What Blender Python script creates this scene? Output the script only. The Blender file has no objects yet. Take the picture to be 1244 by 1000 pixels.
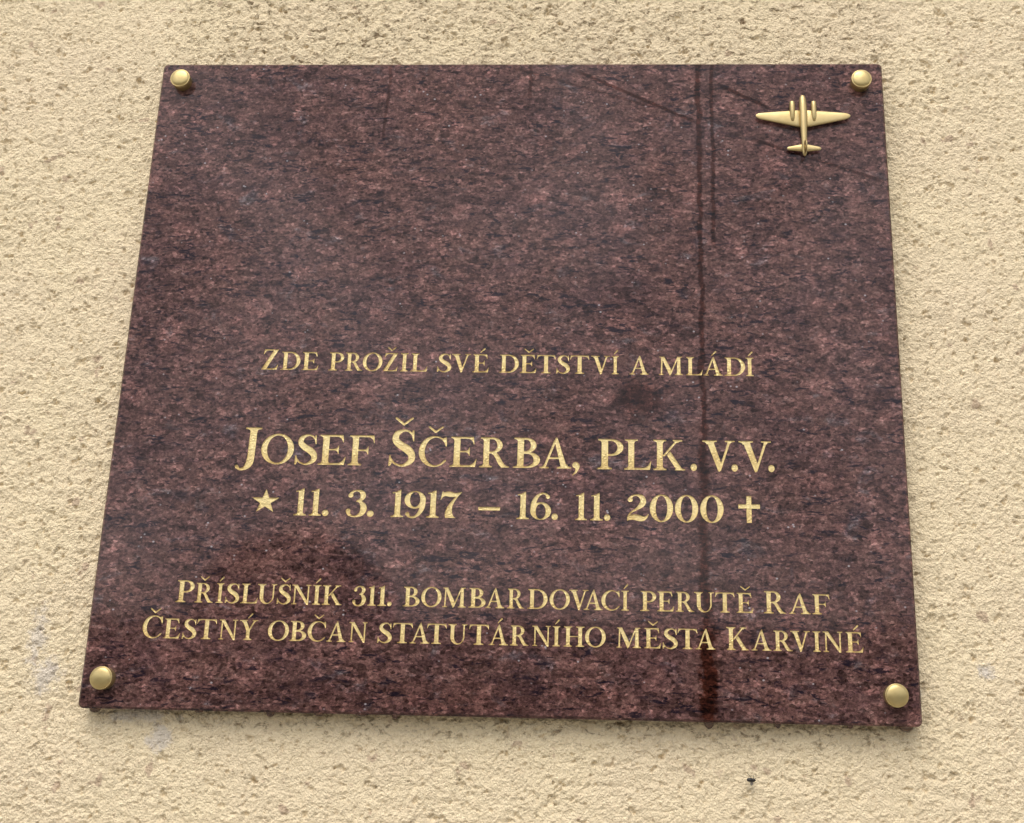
import bpy, bmesh, math, random
import numpy as np
from mathutils import Vector, Matrix
from mathutils.geometry import delaunay_2d_cdt
PI = math.pi; R = math.radians
random.seed(7); rng = np.random.default_rng(11)
sc = bpy.context.scene; COL = sc.collection

# ---------------------------------------------------------------- camera (metres; the slab is 0.600 x 0.527, centred on the origin, the wall face is y = 0)
cam = bpy.data.cameras.new('camera'); cam.sensor_fit = 'HORIZONTAL'; cam.sensor_width = 36.0
cam.lens = 1400 / 1244 * 36.0; cam.shift_x = -(681 - 622) / 1244; cam.shift_y = 0.0
cam.clip_start = .02; cam.clip_end = 400
co = bpy.data.objects.new('camera', cam); COL.objects.link(co)
co.matrix_world = Matrix(((.999066, -.011416, .041668, .078477), (.036856, -.278041, -.959862, -.877206), (.022543, .960501, -.277361, -.281908), (0, 0, 0, 1)))
sc.camera = co
CAMZ = -.282; GROUND = CAMZ - 1.62

# ---------------------------------------------------------------- overcast daylight
SUN_EL = R(58); SUN_AZ = math.atan2(-.20, -1.0)          # direction towards the sun, in front of the wall and a little left
w = bpy.data.worlds.new('World'); sc.world = w; w.use_nodes = True
nt = w.node_tree; nt.nodes.clear()
sky = nt.nodes.new('ShaderNodeTexSky'); sky.sky_type = 'NISHITA'; sky.sun_disc = False
sky.sun_elevation = SUN_EL; sky.sun_rotation = SUN_AZ; sky.air_density = 1.0; sky.dust_density = 3.0; sky.ozone_density = 1.0
hs = nt.nodes.new('ShaderNodeHueSaturation'); hs.inputs['Saturation'].default_value = .30
bg = nt.nodes.new('ShaderNodeBackground'); bg.inputs['Strength'].default_value = .15
wo = nt.nodes.new('ShaderNodeOutputWorld')
tc = nt.nodes.new('ShaderNodeTexCoord'); cl = nt.nodes.new('ShaderNodeTexNoise'); cl.inputs['Scale'].default_value = 4.5; cl.inputs['Detail'].default_value = 4; cl.inputs['Distortion'].default_value = .4
cr = nt.nodes.new('ShaderNodeMapRange'); cr.inputs[1].default_value = .35; cr.inputs[2].default_value = .65; cr.inputs[3].default_value = .62; cr.inputs[4].default_value = 1.42   # cloud cover, all over the sky
cm = nt.nodes.new('ShaderNodeVectorMath'); cm.operation = 'SCALE'
nt.links.new(tc.outputs['Generated'], cl.inputs['Vector']); nt.links.new(cl.outputs['Fac'], cr.inputs[0]); nt.links.new(cr.outputs[0], cm.inputs['Scale'])
nt.links.new(sky.outputs[0], hs.inputs['Color']); nt.links.new(hs.outputs[0], cm.inputs[0]); nt.links.new(cm.outputs[0], bg.inputs['Color']); nt.links.new(bg.outputs[0], wo.inputs['Surface'])
sl = bpy.data.lights.new('sun', 'SUN'); sl.energy = .7; sl.angle = R(50); sl.color = (1.0, .96, .90)
so = bpy.data.objects.new('sun', sl); COL.objects.link(so)
sd = Vector((math.sin(SUN_AZ) * math.cos(SUN_EL), math.cos(SUN_AZ) * math.cos(SUN_EL), math.sin(SUN_EL)))
so.rotation_euler = sd.to_track_quat('Z', 'Y').to_euler(); so.location = sd * 5
vs = sc.view_settings; vs.view_transform = 'Standard'; vs.look = 'None'; vs.gamma = 1; vs.exposure = .52; vs.use_curve_mapping = False
sc.cycles.max_bounces = 8

# ---------------------------------------------------------------- helpers
def tag(o, label=None, cat=None, group=None, kind=None):
    for k, v in (('label', label), ('category', cat), ('group', group), ('kind', kind)):
        if v: o[k] = v
    return o

def link(name, me, mat=None, parent=None, smooth=False):
    if mat is not None: me.materials.append(mat)
    if smooth: me.polygons.foreach_set('use_smooth', [True] * len(me.polygons))
    o = bpy.data.objects.new(name, me); COL.objects.link(o)
    if parent: o.parent = parent
    return o

def mesh(name, V, F):
    me = bpy.data.meshes.new(name); me.from_pydata([tuple(map(float, v)) for v in V], [], [tuple(map(int, f)) for f in F]); me.update(); return me

def loft(rings, cap0=True, cap1=True, close=True):
    """rings of equal point count -> verts, faces"""
    V = []; F = []; n = len(rings[0])
    for r in rings: V += list(r)
    for k in range(len(rings) - 1):
        for i in range(n if close else n - 1):
            a = k * n + i; b = k * n + (i + 1) % n
            F.append((a, b, b + n, a + n))
    if cap0: F.append(tuple(range(n - 1, -1, -1)))
    if cap1: F.append(tuple((len(rings) - 1) * n + i for i in range(n)))
    return V, F

def fix_normals(me):
    bm = bmesh.new(); bm.from_mesh(me); bmesh.ops.recalc_face_normals(bm, faces=bm.faces); bm.to_mesh(me); bm.free(); return me

class NT:
    def __init__(s, name):
        s.m = bpy.data.materials.new(name); s.m.use_nodes = True; s.t = s.m.node_tree; s.N = s.t.nodes; s.L = s.t.links
        s.N.clear(); s.out = s.N.new('ShaderNodeOutputMaterial'); s.b = s.N.new('ShaderNodeBsdfPrincipled'); s.L.new(s.b.outputs[0], s.out.inputs[0])
    def put(s, inp, v):
        if hasattr(v, 'is_output') or isinstance(v, bpy.types.NodeSocket): s.L.new(v, inp)
        else: inp.default_value = v
    def set(s, **kw):
        for k, v in kw.items(): s.put(s.b.inputs[k.replace('_', ' ')], v)
    def obj(s):
        n = s.N.new('ShaderNodeTexCoord'); return n.outputs['Object']
    def mapping(s, vec, sca=(1, 1, 1), rot=(0, 0, 0), loc=(0, 0, 0)):
        n = s.N.new('ShaderNodeMapping'); s.L.new(vec, n.inputs['Vector'])
        n.inputs['Scale'].default_value = sca; n.inputs['Rotation'].default_value = rot; n.inputs['Location'].default_value = loc; return n.outputs[0]
    def noise(s, vec, scale, detail=3, rough=.55, dist=0.0, col=False):
        n = s.N.new('ShaderNodeTexNoise'); s.L.new(vec, n.inputs['Vector']); n.inputs['Scale'].default_value = scale
        n.inputs['Detail'].default_value = detail; n.inputs['Roughness'].default_value = rough; n.inputs['Distortion'].default_value = dist
        return n.outputs['Color' if col else 'Fac']
    def voro(s, vec, scale, feature='F1', out='Distance'):
        n = s.N.new('ShaderNodeTexVoronoi'); s.L.new(vec, n.inputs['Vector']); n.inputs['Scale'].default_value = scale; n.feature = feature; return n.outputs[out]
    def ramp(s, f, stops, interp='LINEAR'):
        n = s.N.new('ShaderNodeValToRGB'); s.L.new(f, n.inputs[0]); cr = n.color_ramp; cr.interpolation = interp
        while len(cr.elements) < len(stops): cr.elements.new(.5)
        for e, (p, c) in zip(cr.elements, stops):
            e.position = p; e.color = (c, c, c, 1) if not isinstance(c, (tuple, list)) else (*c, 1)
        return n.outputs[0]
    def math(s, op, a, b=0.0, c=None, clamp=False):
        n = s.N.new('ShaderNodeMath'); n.operation = op; n.use_clamp = clamp
        s.put(n.inputs[0], a); s.put(n.inputs[1], b)
        if c is not None: s.put(n.inputs[2], c)
        return n.outputs[0]
    def mix(s, f, a, b, mode='MIX'):
        n = s.N.new('ShaderNodeMix'); n.data_type = 'RGBA'; n.blend_type = mode
        s.put(n.inputs[0], f); s.put(n.inputs[6], (*a, 1) if isinstance(a, tuple) else a); s.put(n.inputs[7], (*b, 1) if isinstance(b, tuple) else b); return n.outputs[2]
    def bump(s, h, strength=.5, dist=.001, normal=None):
        n = s.N.new('ShaderNodeBump'); s.L.new(h, n.inputs['Height']); n.inputs['Strength'].default_value = strength; n.inputs['Distance'].default_value = dist
        if normal is not None: s.L.new(normal, n.inputs['Normal'])
        return n.outputs[0]
    def xyz(s, vec):
        n = s.N.new('ShaderNodeSeparateXYZ'); s.L.new(vec, n.inputs[0]); return n.outputs
    def sstep(s, v, e0, e1):
        n = s.N.new('ShaderNodeMapRange'); n.interpolation_type = 'SMOOTHSTEP'; s.put(n.inputs[0], v)
        n.inputs[1].default_value = e0; n.inputs[2].default_value = e1; n.inputs[3].default_value = 0; n.inputs[4].default_value = 1; return n.outputs[0]
    def blob(s, X, Z, cx, cz, rx, rz, soft, wob=None):
        d = s.math('SQRT', s.math('ADD', s.math('POWER', s.math('ABSOLUTE', s.math('DIVIDE', s.math('SUBTRACT', X, cx), rx)), 2.0),
                                  s.math('POWER', s.math('ABSOLUTE', s.math('DIVIDE', s.math('SUBTRACT', Z, cz), rz)), 2.0)))
        if wob is not None: d = s.math('ADD', d, wob)
        n = s.sstep(d, 1 + soft, 1 - soft)
        return n

# ---------------------------------------------------------------- materials
def mat_granite():
    t = NT('polished_granite'); o = t.obj()
    v = t.mapping(o, sca=(.50, 1, 1.0), rot=(0, R(5), 0))
    vf = t.mapping(o, sca=(.27, 1, 1.0), rot=(0, R(5), 0), loc=(3, 1, 2))
    vd = t.mapping(o, sca=(.27, 1, 1.0), rot=(0, R(-14), 0), loc=(1, 5, 7))
    mid = t.noise(v, 200, 5, .70, .5)
    base = t.ramp(mid, [(.28, (.034, .018, .022)), (.38, (.068, .036, .035)), (.50, (.107, .055, .049)), (.62, (.136, .075, .066)), (.74, (.17, .112, .104))])
    patch = t.ramp(t.noise(t.mapping(o, sca=(.6, 1, 1), rot=(0, R(4), 0), loc=(4, 4, 4)), 26, 4, .62, .6), [(.36, (.84, .82, .87)), (.5, (1.0, .98, .98)), (.64, (1.10, 1.05, 1.02))])
    base = t.mix(1.0, base, patch, 'MULTIPLY')
    big = t.noise(v, 38, 4, .6, .8)
    pm = t.ramp(big, [(.55, 0.0), (.70, .30)])
    # rounded feldspar grains
    vd2 = t.N.new('ShaderNodeVectorMath'); vd2.operation = 'ADD'; t.L.new(t.mapping(o, sca=(.72, 1, 1.0)), vd2.inputs[0])
    sc_ = t.N.new('ShaderNodeVectorMath'); sc_.operation = 'SCALE'; t.L.new(t.noise(o, 110, 3, .6, col=True), sc_.inputs[0]); sc_.inputs['Scale'].default_value = .010; t.L.new(sc_.outputs[0], vd2.inputs[1])
    for s_, th_, lo_, hi_ in ((44, .66, .27, .40), (80, .72, .25, .40)):
        vn = t.N.new('ShaderNodeTexVoronoi'); t.L.new(vd2.outputs[0], vn.inputs['Vector']); vn.inputs['Scale'].default_value = s_
        sel = t.math('GREATER_THAN', t.xyz(vn.outputs['Color'])[0], th_)
        pm = t.math('MAXIMUM', pm, t.math('MULTIPLY', sel, t.ramp(vn.outputs['Distance'], [(lo_, .90), (hi_, 0.0)])))
    # interlocking crystals: crisp little cells of their own tone
    cv = t.N.new('ShaderNodeTexVoronoi'); t.L.new(t.mapping(o, sca=(.72, 1, 1.0), rot=(0, R(8), 0), loc=(2, 2, 2)), cv.inputs['Vector']); cv.inputs['Scale'].default_value = 560
    cv2 = t.N.new('ShaderNodeTexVoronoi'); t.L.new(t.mapping(o, sca=(.55, 1, 1.0), rot=(0, R(-9), 0), loc=(7, 2, 5)), cv2.inputs['Vector']); cv2.inputs['Scale'].default_value = 230
    c1 = t.xyz(cv.outputs['Color']); c2 = t.xyz(cv2.outputs['Color'])
    col = t.mix(t.math('MULTIPLY', pm, .85), base, t.ramp(mid, [(.30, (.120, .056, .050)), (.5, (.178, .086, .076)), (.68, (.225, .122, .108))]))
    grey = t.ramp(t.noise(t.mapping(o, sca=(.6, 1, 1), loc=(9, 9, 9)), 60, 4, .65, .5), [(.58, 0.0), (.70, 1.0)])
    col = t.mix(t.math('MULTIPLY', grey, .5), col, t.ramp(mid, [(.35, (.016, .016, .026)), (.5, (.060, .056, .068)), (.66, (.24, .235, .255))]))
    fine = t.noise(t.mapping(o, sca=(.75, 1, 1)), 560, 3, .75)
    col = t.mix(1.0, col, t.ramp(fine, [(.32, .50), (.5, .96), (.68, 1.6)]), 'MULTIPLY')
    col = t.mix(1.0, col, t.ramp(c1[0], [(.0, .34), (.12, .66), (.5, .95), (.85, 1.15), (1.0, 1.9)]), 'MULTIPLY')
    col = t.mix(1.0, col, t.ramp(c2[0], [(.0, .55), (.15, .85), (.6, 1.0), (1.0, 1.35)]), 'MULTIPLY')
    f1 = t.ramp(t.noise(vf, 250, 4, .64, .6), [(.59, 0.0), (.625, 1.0)])
    f2 = t.ramp(t.noise(vd, 310, 4, .64, .6), [(.595, 0.0), (.63, 1.0)])
    fl = t.math('MULTIPLY', t.math('MAXIMUM', f1, f2), t.ramp(t.noise(v, 70, 3, .6), [(.40, .15), (.54, 1.0)]))
    col = t.mix(t.math('MULTIPLY', fl, .85), col, (.008, .007, .014))
    # pale quartz specks
    sp = t.voro(t.mapping(o, sca=(.8, 1, 1)), 260)
    spn = t.noise(o, 95, 1, .5)
    spm = t.math('MULTIPLY', t.ramp(sp, [(.12, 1.0), (.22, 0.0)]), t.ramp(spn, [(.64, 0.0), (.70, 1.0)]))
    col = t.mix(t.math('MULTIPLY', spm, .75), col, (.42, .38, .40))
    # rain streaks, dark patches and painted wire reflections on the face
    X, Y, Z = t.xyz(o)
    wob = t.math('MULTIPLY', t.math('SUBTRACT', t.noise(o, 38, 4, .6), .5), .010)
    fr = t.math('SUBTRACT', t.noise(o, 240, 3, .6), .5)
    def streak(x0, wd, z0, z1, soft=.9):
        d = t.math('ABSOLUTE', t.math('ADD', t.math('SUBTRACT', X, x0), wob))
        d = t.math('ADD', t.math('DIVIDE', d, wd), t.math('MULTIPLY', fr, 2.0))
        m = t.sstep(d, 1 + soft * .5, 1 - soft * .5)
        return t.math('MULTIPLY', m, t.math('MULTIPLY', t.sstep(Z, z0 - .01, z0 + .01), t.sstep(Z, z1 + .01, z1 - .01)))
    S = [(streak(.1495, .0020, -.10, .30), .92), (streak(.1500, .0034, -.30, -.045, 1.3), .9), (streak(.1515, .0062, -.30, -.195, .9), .95), (streak(.1596, .0015, .10, .30), .85),
         (streak(-.1085, .0013, .19, .30), .60), (streak(.0108, .0016, .232, .30), .7)]
    wf = t.math('MULTIPLY', t.math('SUBTRACT', t.noise(o, 90, 4, .65), .5), 1.6)
    for (cx, cz, rx, rz, a) in ((.103, -.028, .019, .015, .75), (-.030, -.252, .16, .012, .25), (-.2, .02, .02, .012, .12)):
        S.append((t.blob(X, Z, cx, cz, rx, rz, .5, wf), a))
    def wire_reflection(xa, za, xb, zb, wd):                       # thin dark slanting lines: reflected overhead wires painted into the stone colour
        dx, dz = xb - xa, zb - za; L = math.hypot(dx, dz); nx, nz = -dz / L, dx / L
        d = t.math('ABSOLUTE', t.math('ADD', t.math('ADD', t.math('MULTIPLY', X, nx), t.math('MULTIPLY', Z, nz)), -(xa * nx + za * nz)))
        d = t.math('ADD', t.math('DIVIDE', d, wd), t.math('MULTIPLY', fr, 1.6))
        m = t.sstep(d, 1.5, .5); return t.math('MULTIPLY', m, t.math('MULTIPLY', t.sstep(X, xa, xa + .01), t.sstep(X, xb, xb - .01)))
    S += [(wire_reflection(.045, .259, .152, .207, .0015), .85), (wire_reflection(.162, .246, .212, .220, .0017), .9), (wire_reflection(.19, .195, .30, .155, .0015), .7), (wire_reflection(-.01, .262, .12, .221, .0012), .5)]
    rain_streaks_patches_wire_reflections = None
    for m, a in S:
        q = t.math('MULTIPLY', m, a); rain_streaks_patches_wire_reflections = q if rain_streaks_patches_wire_reflections is None else t.math('MAXIMUM', rain_streaks_patches_wire_reflections, q)
    col = t.mix(rain_streaks_patches_wire_reflections, col, t.mix(1.0, col, (.31, .15, .10), 'MULTIPLY'))
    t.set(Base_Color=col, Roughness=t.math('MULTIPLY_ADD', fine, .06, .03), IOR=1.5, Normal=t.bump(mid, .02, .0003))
    t.b.inputs['Specular IOR Level'].default_value = .235
    return t.m

def mat_gold():
    t = NT('gold_leaf'); o = t.obj()
    v = t.mapping(o, sca=(1, 1, 1.7))
    n1 = t.noise(v, 520, 3, .6, .8); n2 = t.noise(o, 30, 3, .6)
    col = t.mix(t.ramp(n2, [(.35, 0.0), (.7, 1.0)]), (.93, .77, .40), (.80, .61, .26))
    worn = t.ramp(t.noise(o, 17, 4, .65), [(.56, 0.0), (.68, 1.0)])
    col = t.mix(t.math('MULTIPLY', worn, .55), col, (.52, .33, .12))
    col = t.mix(t.ramp(n1, [(.25, .45), (.45, 0.0)]), col, (.60, .44, .18))
    t.set(Base_Color=col, Metallic=.65, Roughness=t.math('MULTIPLY_ADD', n2, .15, .27), Normal=t.bump(n1, 1.0, .0016))
    return t.m

def mat_brass(name, c1, c2, rough=.36, metal=.85):
    t = NT(name); o = t.obj(); n = t.noise(o, 260, 4, .6); n2 = t.noise(o, 60, 3, .6)
    col = t.mix(t.ramp(n2, [(.35, 0.0), (.7, 1.0)]), c1, c2)
    t.set(Base_Color=col, Metallic=metal, Roughness=t.math('MULTIPLY_ADD', n, .22, rough - .1), Normal=t.bump(n, .25, .0003))
    return t.m

def mat_wall():
    t = NT('cream_render'); o = t.obj(); X, Y, Z = t.xyz(o)
    n1 = t.noise(o, 9, 4, .6); n2 = t.noise(o, 150, 5, .7, .3); n3 = t.noise(o, 420, 4, .7)
    col = t.mix(t.ramp(n1, [(.35, 0.0), (.7, 1.0)]), (.89, .735, .485), (.87, .71, .485))
    col = t.mix(t.math('MULTIPLY', t.ramp(n2, [(.56, 0.0), (.70, 1.0)]), .32), col, (.62, .45, .30))
    col = t.mix(t.math('MULTIPLY', t.ramp(t.noise(o, 300, 3, .7), [(.57, 0.0), (.68, 1.0)]), .28), col, (.58, .42, .27))
    col = t.mix(t.math('MULTIPLY', t.ramp(t.noise(t.mapping(o, loc=(5, 5, 5)), 22, 5, .7, .5), [(.48, 0.0), (.68, 1.0)]), .07), col, (.64, .52, .38))
    col = t.mix(t.math('MULTIPLY', t.ramp(t.noise(o, 240, 3, .7, .5), [(.66, 0.0), (.70, 1.0)]), .6), col, (.30, .19, .11))
    # exposed brown grit in a few hollows, and dust caught in the hollows
    gm = t.ramp(t.noise(o, 62, 2, .5), [(.685, 0.0), (.72, 1.0)])
    col = t.mix(t.math('MULTIPLY', gm, .55), col, (.42, .27, .19))
    # grime on the render just below the slab
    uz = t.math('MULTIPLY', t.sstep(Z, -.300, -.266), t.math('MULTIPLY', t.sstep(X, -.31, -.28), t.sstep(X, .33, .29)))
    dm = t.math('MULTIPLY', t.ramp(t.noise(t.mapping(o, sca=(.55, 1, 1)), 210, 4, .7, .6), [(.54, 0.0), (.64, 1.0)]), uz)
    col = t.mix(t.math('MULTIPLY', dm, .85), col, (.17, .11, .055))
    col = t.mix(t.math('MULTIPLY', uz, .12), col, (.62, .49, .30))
    # pale grey lime bloom in patches
    wf = t.math('MULTIPLY', t.math('SUBTRACT', t.noise(o, 110, 5, .75), .5), 5.0)
    bl = None
    for (cx, cz, rx, rz, a) in ((-.345, -.215, .006, .018, .55), (-.336, -.243, .009, .012, .6), (-.245, -.284, .007, .008, .6), (.352, -.225, .005, .004, .7), (-.262, -.268, .020, .004, .5), (-.37, -.325, .008, .008, .4), (.300, -.242, .004, .004, .4)):
        q = t.math('MULTIPLY', t.blob(X, Z, cx, cz, rx, rz, .6, wf), a); bl = q if bl is None else t.math('MAXIMUM', bl, q)
    col = t.mix(bl, col, (.64, .58, .53))
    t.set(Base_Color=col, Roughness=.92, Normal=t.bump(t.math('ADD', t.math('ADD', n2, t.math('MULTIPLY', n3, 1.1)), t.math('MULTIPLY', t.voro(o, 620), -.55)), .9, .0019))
    t.b.inputs['Specular IOR Level'].default_value = .25
    return t.m

def mat_plain(name, c1, c2, scale, rough=.9, bump=0.0):
    t = NT(name); o = t.obj(); n = t.noise(o, scale, 5, .65)
    t.set(Base_Color=t.mix(t.ramp(n, [(.3, 0.0), (.7, 1.0)]), c1, c2), Roughness=rough)
    if bump: t.set(Normal=t.bump(n, .5, bump))
    return t.m

def mat_water():
    t = NT('rain_water'); t.set(Base_Color=(.45, .33, .28, 1), Roughness=.0, IOR=1.33, Transmission_Weight=.92); return t.m

M = dict(granite=mat_granite(), gold=mat_gold(), wall=mat_wall(), water=mat_water(),
         brass=mat_brass('aged_brass', (.60, .47, .22), (.47, .35, .15)), pale_brass=mat_brass('lacquered_brass', (.54, .41, .195), (.46, .34, .145), .38, .8),
         soil=mat_plain('pale_concrete_paving', (.27, .25, .22), (.36, .34, .30), 6, .95, .004), leaf=mat_plain('evergreen_leaf', (.018, .035, .012), (.045, .075, .022), 6, .6),
         bark=mat_plain('bark', (.05, .035, .025), (.10, .075, .05), 20, .9, .01), chitin=mat_plain('dark_shell', (.006, .005, .004), (.02, .014, .010), 900, .3), wing=mat_plain('dusky_wing', (.10, .08, .06), (.16, .13, .10), 900, .4))

# ---------------------------------------------------------------- lettering: a high-contrast roman alphabet drawn as signed fields
GN = 0.0125
GX = np.arange(-0.35, 1.45, GN); GY = np.arange(-0.45, 1.45, GN)
PX, PY = np.meshgrid(GX, GY)

def f_poly(pts):
    p = np.array(pts, float); d = np.full(PX.shape, 9.0); ins = np.zeros(PX.shape, bool); n = len(p)
    for i in range(n):
        ax, ay = p[i]; bx, by = p[(i + 1) % n]; ex, ey = bx - ax, by - ay
        L = ex * ex + ey * ey
        if L < 1e-12: continue
        t = np.clip(((PX - ax) * ex + (PY - ay) * ey) / L, 0, 1)
        d = np.minimum(d, np.hypot(PX - ax - t * ex, PY - ay - t * ey))
        if ay != by:
            c = ((ay > PY) != (by > PY)) & (PX < ex * (PY - ay) / (by - ay) + ax)
            ins ^= c
    return np.where(ins, d, -d)

def f_ell(cx, cy, rx, ry):
    x = PX - cx; y = PY - cy
    k = np.sqrt((x / rx) ** 2 + (y / ry) ** 2) + 1e-9
    g = np.sqrt((x / rx ** 2) ** 2 + (y / ry ** 2) ** 2) / k + 1e-9
    return (1 - k) / g

def smooth_path(pts, m=10):
    p = [np.array(q, float) for q in pts]; p = [2 * p[0] - p[1]] + p + [2 * p[-1] - p[-2]]; out = []
    for i in range(1, len(p) - 2):
        a, b, c, d = p[i - 1:i + 3]
        for k in range(m):
            t = k / m
            out.append(.5 * (2 * b + (c - a) * t + (2 * a - 5 * b + 4 * c - d) * t * t + (3 * b - a - 3 * c + d) * t ** 3))
    out.append(p[-2]); return out

def f_stroke(pts, m=10):                      # points (x, y, half width)
    q = smooth_path(pts, m) if len(pts) > 2 else [np.array(a, float) for a in pts]
    f = np.full(PX.shape, -9.0)
    for a, b in zip(q[:-1], q[1:]):
        ex, ey = b[0] - a[0], b[1] - a[1]; L = ex * ex + ey * ey + 1e-12
        t = np.clip(((PX - a[0]) * ex + (PY - a[1]) * ey) / L, 0, 1)
        f = np.maximum(f, a[2] + t * (b[2] - a[2]) - np.hypot(PX - a[0] - t * ex, PY - a[1] - t * ey))
    return f

U_ = lambda *a: np.maximum.reduce(a)
I_ = lambda *a: np.minimum.reduce(a)
D_ = lambda a, *b: np.minimum.reduce([a] + [-q for q in b])
right_of = lambda x: PX - x
left_of = lambda x: x - PX
above = lambda y: PY - y
below = lambda y: y - PY
HAIR = .062; SW = .19

def q_curve(a, c, b, n=6):
    return [tuple((1 - t) ** 2 * np.array(a) + 2 * t * (1 - t) * np.array(c) + t * t * np.array(b)) for t in [i / n for i in range(n + 1)]]

def serif(xl, xr, y=0, d=1, sl=None, sr=None, h=.10, t=.046):
    """hairline foot from xl to xr on line y, bracketed into a stroke spanning sl..sr"""
    sl = xl + .1 if sl is None else sl; sr = xr - .1 if sr is None else sr
    P = [(xl, y), (xr, y), (xr, y + d * t)] + q_curve((xr, y + d * t), (sr, y + d * t), (sr, y + d * (t + h))) \
        + q_curve((sl, y + d * (t + h)), (sl, y + d * t), (xl, y + d * t))
    return f_poly(P)

def stem(x, w=SW, y0=0, y1=1, ft=(.12, .12), hd=(.12, .12)):
    f = f_poly([(x + .006, y0), (x + w - .006, y0), (x + w, y1), (x, y1)])
    f = f_poly([(x, y0), (x + w, y0), (x + w, y1), (x, y1)])
    if ft: f = U_(f, serif(x - ft[0], x + w + ft[1], y0, 1, x, x + w))
    if hd: f = U_(f, serif(x - hd[0], x + w + hd[1], y1, -1, x, x + w))
    return f

def arm_top(x0, x1, y=1, drop=.25, t=HAIR):
    return f_poly([(x0, y), (x1, y), (x1 + .025, y - drop)] + q_curve((x1 + .005, y - drop), (x1 - .03, y - t), (x1 - .2, y - t)) + [(x0, y - t)])

def arm_bot(x0, x1, rise=.27, t=HAIR):
    return f_poly([(x0, 0), (x1 - .01, 0), (x1 + .035, rise)] + q_curve((x1 + .01, rise), (x1 - .06, t), (x1 - .24, t)) + [(x0, t)])

def arm_mid(x0, x1, y=.51, t=.045, hh=.145):
    return U_(f_poly([(x0, y - t / 2), (x1, y - t / 2), (x1, y + t / 2), (x0, y + t / 2)]),
              f_poly([(x1, y - hh)] + [(x1 + .018, y - hh), (x1 + .018, y + hh)] + q_curve((x1, y + hh), (x1 - .01, y + t / 2), (x1 - .14, y + t / 2))
                     + q_curve((x1 - .14, y - t / 2), (x1 - .01, y - t / 2), (x1, y - hh))))

def band(x0, y0, x1, y1, w0, w1=None):         # straight stroke, widths measured horizontally
    w1 = w0 if w1 is None else w1
    return f_poly([(x0 - w0 / 2, y0), (x0 + w0 / 2, y0), (x1 + w1 / 2, y1), (x1 - w1 / 2, y1)])

def bowl(x0, cx, y0, y1, rx, irx, t=HAIR):
    cy = (y0 + y1) / 2; ry = (y1 - y0) / 2
    o = U_(f_ell(cx, cy, rx, ry), f_poly([(x0, y0), (cx, y0), (cx, y1), (x0, y1)]))
    i = U_(f_ell(cx, cy, irx, ry - t), f_poly([(x0 - .2, y0 + t), (cx, y0 + t), (cx, y1 - t), (x0 - .2, y1 - t)]))
    return I_(D_(o, i), right_of(x0))

def g_O(w=1.02): return D_(f_ell(w / 2, .5, w / 2, .515), f_ell(w / 2, .5, w / 2 - .185, .458))
def g_E(): return U_(stem(.12, ft=(.12, .1), hd=(.1, 0)), arm_top(.2, .72), arm_mid(.3, .59), arm_bot(.2, .8))
def g_A():
    return U_(band(.14, 0, .50, .93, .08), f_poly([(.70, 0), (.90, 0), (.56, 1.02), (.535, 1.03), (.50, 1.0), (.475, .9)]),
              f_poly([(.24, .31), (.72, .31), (.71, .37), (.25, .37)]), serif(0, .30, 0, 1, .12, .16, .07), serif(.56, 1.03, 0, 1, .70, .90, .09))
def g_S(s=1):
    return U_(f_stroke([(.60, .86, .022), (.50, .955, .028), (.36, .975, .035), (.19, .88, .075), (.16, .72, .088), (.28, .585, .10), (.48, .46, .108),
                        (.60, .32, .095), (.60, .16, .08), (.45, .035, .045), (.32, .012, .028), (.16, .07, .024), (.06, .2, .02)]),
              f_poly([(.60, .985), (.645, .985), (.655, .68), (.63, .68), (.585, .86)]), f_poly([(0, -.0), (.045, .0), (.10, .10), (.04, .31), (.012, .31)]))
def g_C():
    r = D_(f_ell(.5, .5, .5, .515), f_ell(.545, .5, .355, .458))
    cut = f_poly([(.80, .20), (1.3, .36), (1.3, .72), (.86, .72)])
    r = D_(r, cut, right_of(.90))
    return U_(r, f_poly([(.84, .975), (.885, .985), (.895, .66), (.87, .66), (.80, .84), (.74, .92)]))
def g_P(leg=False):
    f = U_(stem(.13, ft=(.13, .12), hd=(.11, 0)), bowl(.25, .40, .44 if not leg else .465, 1, .37, .195))
    return f
def g_R():
    f = U_(stem(.13, ft=(.13, .11), hd=(.11, 0)), bowl(.25, .40, .465, 1, .36, .185))
    return U_(f, f_poly([(.43, .50)] + q_curve((.56, .50), (.64, .42), (.72, .28)) + q_curve((.72, .28), (.84, .035), (1.0, .03)) + [(1.0, 0), (.74, 0)] + q_curve((.74, 0), (.62, .1), (.56, .26)) + q_curve((.56, .26), (.48, .44), (.36, .47))))
def g_B():
    return U_(stem(.13, ft=(.13, 0), hd=(.11, 0)), bowl(.25, .38, .495, 1, .32, .15), bowl(.25, .42, 0, .53, .40, .205))
def g_D(): return U_(stem(.13, ft=(.13, 0), hd=(.11, 0)), bowl(.25, .46, 0, 1, .54, .345))
def g_L(): return U_(stem(.13, ft=(.13, .0), hd=(.11, .12)), arm_bot(.2, .84, .29))
def g_I(): return stem(.12)
def g_T(): return U_(stem(.40, ft=(.13, .13), hd=None), arm_top(.45, .93, 1, .24), f_poly([(.99 - a, b) for a, b in [(.45, 1), (.93, 1), (.955, .76)] + q_curve((.935, .76), (.9, .95), (.73, .95)) + [(.45, .95)]]))
def g_V():
    return U_(f_poly([(.13, 1), (.34, 1), (.60, .22), (.545, -.02), (.50, -.02)]), band(.535, -.0, .86, 1, .075, .08), serif(0, .46, 1, -1, .13, .34, .08), serif(.71, 1.02, 1, -1, .835, .885, .06))
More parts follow.
